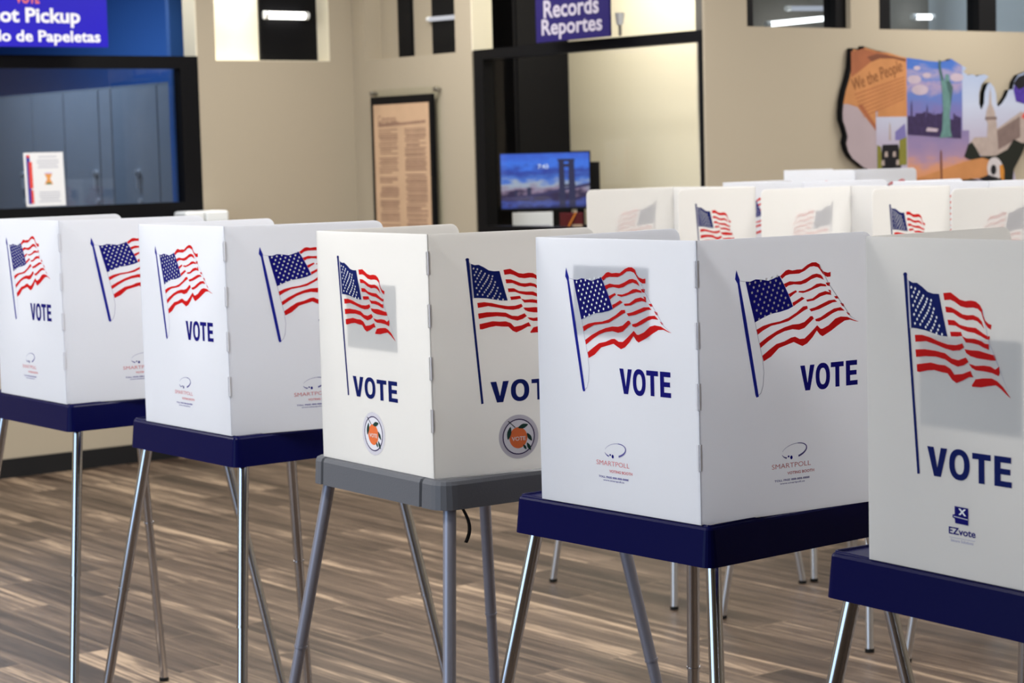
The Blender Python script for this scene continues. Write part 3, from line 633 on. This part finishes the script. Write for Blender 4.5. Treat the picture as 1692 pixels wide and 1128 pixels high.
mb = MB(); mb.tube((0, 0, .0), (0, 0, .055), .016, .022, 'white_box', 16); mb.build('lamp_head', r)
mb = MB(); mb.tube((.0, 0, -.05), (0, 0, .0), .008, .008, 'steel', 10); mb.build('lamp_stem', r)
r = empty('service_counter', (7.05, 8.30, 0)); tag(r, 'black service counter inside the middle window under the computer screen', 'counter')
mb = MB(); mb.box(-.38, .38, -.80, 1.10, 1.10, 1.14, 'counter'); mb.build('counter_top', r)
mb = MB(); mb.box(-.36, -.33, -.78, 1.08, 0, 1.10, 'counter'); mb.box(.30, .33, -.78, 1.08, 0, 1.10, 'counter'); mb.build('counter_base', r)
r = empty('storage_cabinet', (7.60, 9.98, 0)); tag(r, 'tall black cabinet in the left half of the middle window', 'cabinet')
mb = MB(); mb.box(-.18, .19, -.46, .42, 0, 2.86, 'dark_wall'); mb.build('cabinet_body', r)
for y in (-.45, -.01):
    d = MB(); d.box(-.20, -.18, y, y+.43, .05, 2.80, 'dark_wall'); dd = d.build('cabinet_door', r)
    k = MB(); k.tube((-.21, y+(.40 if y < -.2 else .03), 1.30), (-.21, y+(.40 if y < -.2 else .03), 1.55), .006, .006, 'steel', 8); k.build('handle', dd)
# computer screen facing the viewer
A, B = Vector((6.851, 8.959, 0)), Vector((7.222, 8.672, 0)); C_ = (A+B)/2; e = (B-A).normalized(); n = Vector((e.y, -e.x, 0))
if n.dot(-C_) < 0: n = -n
wd = (B-A).length
r = empty('computer_monitor', (C_.x, C_.y, 1.14)); tag(r, 'lit computer screen showing a bridge at dusk behind the middle window', 'computer monitor')
fr = lambda x, z, d=0.: e*x+Vector((0, 0, z))+n*d
h = wd/2; z0, z1 = .112, .400
mb = MB(); mb.prism([(-h-.008, z0-.012), (h+.008, z0-.012), (h+.008, z1+.008), (-h-.008, z1+.008)], fr, -.03, .0, 'black'); mb.build('bezel', r)
mb = MB(); mb.prism([(-.03, .01), (.03, .01), (.03, .16), (-.03, .16)], fr, -.05, -.03, 'black'); mb.prism([(-.10, 0), (.10, 0), (.10, .012), (-.10, .012)], fr, -.12, .04, 'black'); mb.build('stand', r)
M['screen'] = grad('screen_dusk', [(0, (.02, .03, .16)), (.08, (.05, .09, .42)), (.17, (.03, .02, .09)), (.24, (.03, .02, .07)), (.32, (.30, .22, .34)), (.42, (.42, .50, .62)), (.52, (.07, .20, .72)), (.66, (.03, .06, .40)), (.80, (.06, .22, .95)), (1, (.05, .14, .75))], 'Z', z0, z1, emission=.68, noise=.42, nscale=14)
M['bridge'] = emit('screen_bridge', (.016, .018, .06), 1.); M['deck'] = emit('screen_deck', (.03, .025, .09), 1.); M['clock'] = emit('screen_clock', (.75, .85, 1.), .8); M['haze'] = emit('screen_haze', (.25, .06, .18), .6)
mb = MB(); S = lambda pts: [(-h+2*h*a, z0+(z1-z0)*b) for a, b in pts]
mb.poly(S([(0, 0), (1, 0), (1, 1), (0, 1)]), fr, .0012, 'screen')
mb.poly(S([(0, .20), (.3, .24), (.5, .29), (.72, .36), (1, .44), (1, .38), (.72, .31), (.5, .24), (.3, .18), (0, .15)]), fr, .0018, 'deck')
for x0_, x1_ in ((.655, .715), (.765, .83)): mb.poly(S([(x0_, .0), (x1_+.012, .0), (x1_, .86), (x0_, .86)]), fr, .0020, 'bridge')
mb.poly(S([(.645, .84), (.835, .84), (.84, .89), (.64, .89)]), fr, .0021, 'bridge'); mb.poly(S([(.655, .36), (.84, .40), (.84, .44), (.655, .41)]), fr, .0021, 'bridge'); mb.poly(S([(.70, .74), (.78, .74), (.78, .80), (.70, .80)]), fr, .0021, 'bridge')
mb.poly(S([(.15, .22), (.18, .22), (.18, .34), (.15, .34)]), fr, .0020, 'bridge'); mb.poly(S([(.29, .24), (.34, .24), (.34, .38), (.29, .38)]), fr, .0020, 'bridge')
mb.text('7:43', fr, -h+2*h*.42, z0+(z1-z0)*.72, .0022, 'clock', width=.055, cap=.024, bold=.01); mb.build('screen', r)
Pq = Vector((7.262, 8.700, 1.14))
r = empty('computer_monitor', Pq); tag(r, 'dark back of a second monitor just right of the lit screen', 'computer monitor')
fr2 = lambda x, z, d=0.: e*x+Vector((0, 0, z))+n*d
mb = MB(); mb.prism([(-.16, .10), (.045, .10), (.045, .348), (-.16, .348)], fr2, -.08, -.055, 'black'); mb.build('housing', r)
mb = MB(); mb.prism([(-.08, 0), (-.04, 0), (-.04, .14), (-.08, .14)], fr2, -.10, -.08, 'black'); mb.prism([(-.13, 0), (.02, 0), (.02, .012), (-.13, .012)], fr2, -.15, -.06, 'black'); mb.build('stand', r)
def onc(a, b): return Vector((a, b, 1.14))
r = empty('card_printer', onc(6.905, 8.765)); tag(r, 'small white device box on the counter under the lit screen', 'printer')
fr3 = lambda x, z, d=0.: e*x+Vector((0, 0, z))+n*d
mb = MB(); mb.prism([(-.106, 0), (.106, 0), (.106, .092), (-.106, .092)], fr3, -.05, .05, 'white_box'); mb.build('housing', r)
mb = MB(); mb.prism([(-.09, .02), (.09, .02), (.09, .028), (-.09, .028)], fr3, .05, .052, 'ink'); mb.build('paper_slot', r)
r = empty('document_box', onc(7.065, 8.640)); tag(r, 'dark maroon box on the counter right of the white device', 'box')
mb = MB(); mb.prism([(-.06, 0), (.06, 0), (.06, .085), (-.06, .085)], fr3, -.04, .04, 'maroon'); mb.build('box_body', r)
mb = MB(); mb.prism([(.0, .0), (.058, .0), (.055, .025), (.003, .025)], fr3, .04, .046, 'tan'); mb.build('label_card', r)
r = empty('pencil', onc(7.05, 8.600)); tag(r, 'orange pencil leaning against the dark maroon box', 'pencil')
mb = MB(); mb.tube(fr3(-.035, .004, .022), fr3(.012, .088, -.003), .004, .004, 'pencil', 8); mb.build('shaft', r); mb = MB(); mb.tube(fr3(.012, .088, -.003), fr3(.0135, .0905, -.004), .004, .003, 'paper', 8); mb.build('eraser', r)

# ---------------------------------------------------------------- map-shaped wall picture
MAP = [(7.423, 1.997), (7.464, 1.993), (7.475, 1.971), (7.484, 1.958), (7.491, 1.977), (7.501, 2.007), (7.593, 1.988), (7.686, 1.976), (7.761, 1.96), (7.804, 1.954), (7.876, 1.948), (7.972, 1.939), (8.05, 1.935), (8.11, 1.943), (8.131, 1.951), (8.154, 1.94), (8.204, 1.92), (8.244, 1.906), (8.218, 1.888), (8.253, 1.871), (8.289, 1.875), (8.319, 1.865), (8.339, 1.871), (8.38, 1.875), (8.411, 1.865), (8.38, 1.845), (8.354, 1.825), (8.338, 1.785), (8.336, 1.732), (8.353, 1.699), (8.374, 1.732), (8.379, 1.785), (8.4, 1.825), (8.421, 1.835), (8.451, 1.812), (8.466, 1.778), (8.471, 1.731), (8.481, 1.714), (8.512, 1.731), (8.544, 1.764), (8.565, 1.798), (8.596, 1.801), (8.607, 1.838), (8.639, 1.872), (8.689, 1.885),
       (8.76, 1.90), (8.83, 1.94), (8.90, 2.02), (8.98, 2.03), (9.02, 1.94), (8.96, 1.87), (8.90, 1.82), (8.88, 1.77), (8.82, 1.74), (8.80, 1.68), (8.76, 1.62), (8.74, 1.57), (8.687, 1.53), (8.647, 1.486), (8.615, 1.44), (8.60, 1.40), (8.63, 1.30), (8.65, 1.20), (8.60, 1.22), (8.55, 1.33), (8.48, 1.36), (8.36, 1.345), (8.27, 1.36), (8.14, 1.35), (8.03, 1.30), (7.98, 1.21), (7.92, 1.25), (7.87, 1.33), (7.80, 1.32), (7.72, 1.39), (7.60, 1.41), (7.487, 1.441), (7.455, 1.46), (7.41, 1.486), (7.383, 1.518), (7.37, 1.556), (7.38, 1.588), (7.367, 1.626), (7.349, 1.663), (7.348, 1.701), (7.355, 1.751), (7.37, 1.801), (7.393, 1.851), (7.412, 1.908), (7.418, 1.952)]
def clip(poly, x0, x1, z0, z1):
    """keep the part of a polygon inside a rectangle"""
    for ax, lim, sgn in ((0, x0, 1), (0, x1, -1), (1, z0, 1), (1, z1, -1)):
        out = []
        for i, q in enumerate(poly):
            p = poly[i-1]; a, b = (p[ax]-lim)*sgn, (q[ax]-lim)*sgn
            if (a < 0) != (b < 0):
                t = a/(a-b); out.append((p[0]+(q[0]-p[0])*t, p[1]+(q[1]-p[1])*t))
            if b >= 0: out.append(q)
        poly = out
        if len(poly) < 3: return []
    return poly
OX, OZ = 8.15, 1.60
r = empty('wall_map', (OX, YC-.03, OZ)); tag(r, 'large map-shaped cut-out wall picture with a photo collage on the tan wall', 'wall art')
fr = lambda x, z, d=0.: Vector((x-OX, -d, z-OZ))
mb = MB(); mb.prism(MAP, fr, -.026, .0, 'frame'); mb.build('backing_board', r)
M['m_parch'] = mat('collage_parchment', (.46, .20, .075), .55, var=.22, vscale=9); M['m_roll'] = mat('collage_roll', (.30, .10, .045), .55, var=.3, vscale=12); M['m_ink'] = mat('collage_script', (.20, .075, .03), .6)
M['m_sky'] = grad('collage_sky', [(0, (.14, .12, .32)), (.3, (.08, .14, .40)), (.46, (.30, .23, .36)), (.54, (.08, .15, .42)), (.68, (.26, .23, .38)), (.8, (.04, .12, .42)), (1, (.03, .10, .40))], 'Z', 1.69-OZ, 1.97-OZ, noise=.55, nscale=9)
M['m_city'] = mat('collage_city', (.035, .022, .07), .6, var=.5, vscale=40); M['m_water'] = grad('collage_water', [(0, (.55, .21, .07)), (.25, (.52, .23, .13)), (.42, (.30, .19, .29)), (.7, (.22, .16, .30)), (1, (.16, .13, .28))], 'Z', 1.36-OZ, 1.62-OZ, noise=.5, nscale=7)
M['m_pale'] = grad('collage_pale_sky', [(0, (.38, .34, .44)), (.5, (.42, .46, .58)), (1, (.30, .37, .53))], 'Z', 1.55-OZ, 1.90-OZ, noise=.2); M['m_mauve'] = mat('collage_mauve', (.36, .29, .31), .6, var=.08)
M['m_green'] = mat('collage_patina', (.10, .20, .19), .6, var=.4, vscale=30); M['m_dgreen'] = mat('collage_patina_dark', (.05, .10, .10), .6); M['m_stone'] = mat('collage_stone', (.36, .29, .26), .6, var=.22, vscale=24); M['m_stone2'] = mat('collage_stone_shade', (.17, .12, .11), .6, var=.25, vscale=24)
M['m_tree'] = mat('collage_tree', (.012, .014, .010), .7); M['m_eagle'] = mat('collage_white_feather', (.50, .46, .47), .6, var=.12, vscale=40); M['m_beak'] = mat('collage_beak', (.50, .20, .03), .6); M['m_dark'] = mat('collage_dark', (.008, .007, .010), .6)
M['m_fire'] = mat('collage_fireworks', (.06, .03, .26), .6, var=.8, vscale=40); M['m_redw'] = mat('collage_red', (.55, .06, .05), .6); M['m_white'] = mat('collage_cloud', (.42, .34, .40), .6, var=.2); M['m_brown'] = mat('collage_brown', (.16, .055, .03), .6); M['m_lime'] = mat('collage_foliage', (.18, .17, .03), .6, var=.3, vscale=40)
mb = MB()
INS = [(x+(.012 if x < 7.6 else 0), z-(.0 if x > 7.6 else .006)) for x, z in MAP]
def patch(x0, x1, z0, z1, d, k):
    p = clip(INS, x0, x1, z0, z1)
    if p: mb.poly(p, fr, d, k)
P = lambda pts, d, k: mb.poly(pts, fr, d, k)
patch(7.2, 7.806, 1.30, 2.1, .001, 'm_parch'); patch(7.2, 7.60, 1.30, 1.735, .0012, 'm_mauve'); patch(7.588, 7.806, 1.30, 1.672, .0016, 'm_pale')
P([(7.375, 1.74), (7.46, 1.72), (7.585, 1.61), (7.586, 1.70), (7.80, 1.69), (7.80, 1.76), (7.50, 1.80), (7.39, 1.79)], .0014, 'm_parch'); P([(7.462, 1.73), (7.586, 1.606), (7.586, 1.635), (7.49, 1.735)], .0018, 'm_roll')
P([(7.42, 1.98), (7.505, 1.995), (7.68, 1.968), (7.64, 1.955), (7.55, 1.93), (7.48, 1.89), (7.42, 1.86)], .0016, 'm_roll'); P([(7.53, 1.955), (7.60, 1.972), (7.70, 1.962), (7.80, 1.948), (7.80, 1.935), (7.71, 1.95), (7.62, 1.95), (7.56, 1.935)], .0018, 'm_brown')
def slant(s, x, z, w, cap, k, ang, d):
    ca, sa = math.cos(ang), math.sin(ang); vs, fs, tw, th = text_geo(s, .0)
    mb.add([fr(x+a*w/tw*ca-b*cap/th*sa, z+a*w/tw*sa+b*cap/th*ca, d) for a, b in vs], fs, k)
slant('We the People', 7.432, 1.795, .36, .062, 'm_ink', .27, .0022)
for i in range(7):
    z = 1.775-.017*i; mb.poly([(7.44+.01*i, z), (7.79, z+.085), (7.79, z+.089), (7.44+.01*i, z+.005)], fr, .0020, 'm_roll')
# mall picture with a spire and a black gate
P([(7.675, 1.56), (7.69, 1.56), (7.688, 1.63), (7.683, 1.65), (7.678, 1.63)], .0022, 'm_stone'); P([(7.72, 1.60), (7.79, 1.64), (7.80, 1.56), (7.72, 1.56)], .0018, 'm_sky'); P([(7.63, 1.54), (7.74, 1.54), (7.76, 1.47), (7.76, 1.32), (7.60, 1.32), (7.615, 1.47)], .0020, 'm_dark')
P([(7.745, 1.44), (7.80, 1.44), (7.80, 1.575), (7.75, 1.56)], .0024, 'm_lime'); P([(7.592, 1.38), (7.625, 1.38), (7.62, 1.53), (7.592, 1.54)], .0024, 'm_lime')
for x0_, z0_ in ((7.632, 1.455), (7.735, 1.455), (7.622, 1.415), (7.745, 1.415), (7.655, 1.495), (7.712, 1.495)): P([(x0_-.011, z0_-.014), (x0_+.011, z0_-.014), (x0_+.009, z0_+.012), (x0_-.009, z0_+.010)], .0026, 'm_stone')
P([(7.66, 1.33), (7.715, 1.33), (7.715, 1.45), (7.688, 1.468), (7.66, 1.45)], .0028, 'm_dark')
# harbour skyline with a statue
patch(7.806, 8.21, 1.60, 2.1, .001, 'm_sky'); patch(7.806, 8.26, 1.20, 1.60, .001, 'm_water')
sk = [(7.806, 1.585), (8.20, 1.56), (8.20, 1.77)]
x = 8.20; rnd = random.Random(3)
while x > 7.82:
    t = 1.655+rnd.uniform(0, .045); w = rnd.uniform(.012, .03); sk += [(x, t), (x-w, t)]; x -= w
P(sk+[(7.806, 1.67)], .0016, 'm_city')
for x, z in ((7.838, 1.755), (7.95, 1.735), (8.0, 1.70)): P([(x-.008, 1.6), (x+.008, 1.6), (x+.005, z-.03), (x, z), (x-.005, z-.03)], .0018, 'm_city')
P([(7.94, 1.60), (8.02, 1.595), (8.03, 1.61), (7.95, 1.618)], .0022, 'm_white')
P([(8.04, 1.565), (8.13, 1.57), (8.12, 1.60), (8.115, 1.68), (8.13, 1.76), (8.14, 1.81), (8.115, 1.845), (8.11, 1.875), (8.085, 1.875), (8.08, 1.84), (8.065, 1.87), (8.05, 1.915), (8.055, 1.94), (8.035, 1.945), (8.035, 1.91), (8.05, 1.85), (8.06, 1.80), (8.065, 1.70), (8.06, 1.61)], .0022, 'm_green')
P([(8.035, 1.945), (8.055, 1.94), (8.05, 1.915), (8.065, 1.87), (8.072, 1.85), (8.06, 1.84), (8.045, 1.875), (8.035, 1.91)], .0026, 'm_dgreen'); P([(8.09, 1.84), (8.115, 1.845), (8.14, 1.81), (8.13, 1.76), (8.12, 1.72), (8.115, 1.78), (8.10, 1.80)], .0026, 'm_dgreen')
for x, z, a in ((7.86, 1.85, .05), (7.90, 1.80, .06), (7.95, 1.87, .03), (8.17, 1.86, .05), (7.88, 1.905, .025)): mb.disc((x, z), a, a*.42, fr, .0014, 'm_white', 16)
# domed building
patch(8.20, 9.1, 1.20, 2.1, .0008, 'm_pale'); P([(8.395, 1.58), (8.40, 1.63), (8.385, 1.66), (8.39, 1.69), (8.41, 1.73), (8.415, 1.78), (8.42, 1.81), (8.426, 1.78), (8.43, 1.73), (8.455, 1.69), (8.46, 1.66), (8.47, 1.63), (8.47, 1.52), (8.395, 1.52)], .0018, 'm_stone'); P([(8.382, 1.665), (8.468, 1.665), (8.47, 1.65), (8.38, 1.65)], .0022, 'm_stone2')
P([(8.24, 1.52), (8.30, 1.565), (8.40, 1.565), (8.46, 1.60), (8.66, 1.69), (8.72, 1.66), (8.72, 1.52), (8.50, 1.46), (8.36, 1.47)], .0020, 'm_stone'); P([(8.47, 1.595), (8.65, 1.665), (8.65, 1.56), (8.48, 1.50)], .0024, 'm_stone2')
P([(8.22, 1.47), (8.25, 1.53), (8.28, 1.54), (8.31, 1.51), (8.34, 1.47), (8.46, 1.47), (8.55, 1.50), (8.60, 1.55), (8.66, 1.53), (8.70, 1.53), (8.66, 1.47), (8.60, 1.40), (8.58, 1.28), (8.45, 1.33), (8.40, 1.44), (8.26, 1.455)], .0028, 'm_tree')
# sunset with an obelisk, bird of prey head
P([(7.86, 1.37), (8.10, 1.36), (8.38, 1.36), (8.45, 1.44), (8.36, 1.462), (8.24, 1.45), (8.05, 1.41)], .0030, 'm_parch'); P([(8.041, 1.30), (8.058, 1.30), (8.054, 1.495), (8.048, 1.51), (8.043, 1.495)], .0034, 'm_brown')
mb.disc((8.452, 1.405), .062, .056, fr, .0036, 'm_eagle', 22, -.5); mb.disc((8.44, 1.40), .022, .026, fr, .0040, 'm_dark', 14); P([(8.485, 1.42), (8.51, 1.425), (8.522, 1.395), (8.52, 1.34), (8.49, 1.36)], .0042, 'm_beak'); P([(8.33, 1.36), (8.40, 1.375), (8.47, 1.36), (8.52, 1.34), (8.4, 1.33)], .0041, 'm_dark')
# fireworks over stripes at the right end
P([(8.60, 1.80), (8.62, 1.85), (8.66, 1.87), (8.76, 1.89), (8.83, 1.92), (8.85, 1.78), (8.72, 1.72), (8.62, 1.74)], .0018, 'm_fire'); P([(8.60, 1.83), (8.64, 1.865), (8.70, 1.88), (8.72, 1.82), (8.64, 1.80)], .0022, 'm_dark'); P([(8.66, 1.66), (8.70, 1.70), (8.80, 1.74), (8.80, 1.68), (8.72, 1.64)], .0024, 'm_redw')
mb.build('printed_face', r)

# ---------------------------------------------------------------- light
def area(name, loc, rot, sx, sy, power, col, spread=PI):
    l = bpy.data.lights.new(name, 'AREA'); l.shape = 'RECTANGLE'; l.size = sx; l.size_y = sy; l.energy = power; l.color = col; l.spread = spread
    o = bpy.data.objects.new(name, l); COL.objects.link(o); o.location = loc; o.rotation_euler = rot; return o
WARM = (1., .98, .945)
for i, x in enumerate((-1.5, 1.0, 3.6, 5.6, 8.2, 10.6)):
    for j, y in enumerate((-1.6, 1.2, 3.6, 6.0, 8.4)):
        if (x > 6 and y > 6.2) or (y < 3 and x < 4) or (y < 3 and x < 7): continue
        area('ceiling_troffer_lamp', (x, y, ZC-.03), (0, 0, 0), .6, 1.2, LP['ceil']*(1.35 if 0 < x < 4 and 3 < y < 4 else 1), WARM)
area('daylight_window_lamp', (-3.0, 4.6, 1.42), (0, R_(-90), 0), 2.64, 4.2, LP['day'], (.48, .70, 1.))
area('ballot_room_lamp', (5.0, 11.6, 2.85), (0, 0, 0), .6, 1.6, LP['ballot'], (.75, .86, 1.))
area('records_room_lamp', (7.3, 8.55, ZC-.05), (0, 0, 0), .5, .7, LP['records'], (1., .96, .84))
area('lobby_lamp', (7.4, 7.27, ZC-.02), (0, 0, 0), 1.0, .15, LP['lobby'], (1., .98, .92)); area('lobby_lamp', (9.3, 7.27, ZC-.02), (0, 0, 0), 1.2, .15, LP['lobby']*1.6, (.9, .96, 1.))
area('transom_fill', (5.25, YA+.07, ZO-.01), (0, R_(30), 0), .2, .10, LP['transom']*1.2, (1., .97, .90)); area('transom_fill', (5.82, YA+.055, ZO-.01), (0, 0, 0), .3, .06, LP['transom']*.42, (1., .97, .88), R_(64)); area('transom_fill', (XB+.055, 9.47, ZO-.01), (0, 0, 0), .08, .4, LP['transom']*.10, (1., .97, .88))  # unseen fill lights added to brighten the window jambs and blinds
w = bpy.data.worlds.new('room_world'); SC.world = w; w.use_nodes = True
w.node_tree.nodes['Background'].inputs[0].default_value = (.75, .85, 1., 1); w.node_tree.nodes['Background'].inputs[1].default_value = .4

# ---------------------------------------------------------------- camera
cd = bpy.data.cameras.new('camera'); cam = bpy.data.objects.new('camera', cd); COL.objects.link(cam)
rt, up, fw = Vector((.7912, -.6115, -.02593)), Vector((.0749, .0547, .9957)), Vector((.6075, .7892, -.08898))
fw.normalize(); rt = (rt-fw*rt.dot(fw)).normalized(); up = rt.cross(fw)
cam.matrix_world = Matrix(((rt.x, up.x, -fw.x, 0), (rt.y, up.y, -fw.y, 0), (rt.z, up.z, -fw.z, 1.55135), (0, 0, 0, 1)))
cd.sensor_width = 36; cd.lens = 74.512; cd.clip_start = .05; cd.clip_end = 60
cd.dof.use_dof = True; cd.dof.focus_distance = 3.75; cd.dof.aperture_fstop = 8.5
SC.camera = cam
vs = SC.view_settings; vs.view_transform = 'Standard'; vs.look = 'None'; vs.gamma = 1; vs.use_curve_mapping = False; vs.exposure = LP['exp']
SC.cycles.use_denoising = True; SC.cycles.max_bounces = 8; SC.cycles.transparent_max_bounces = 16
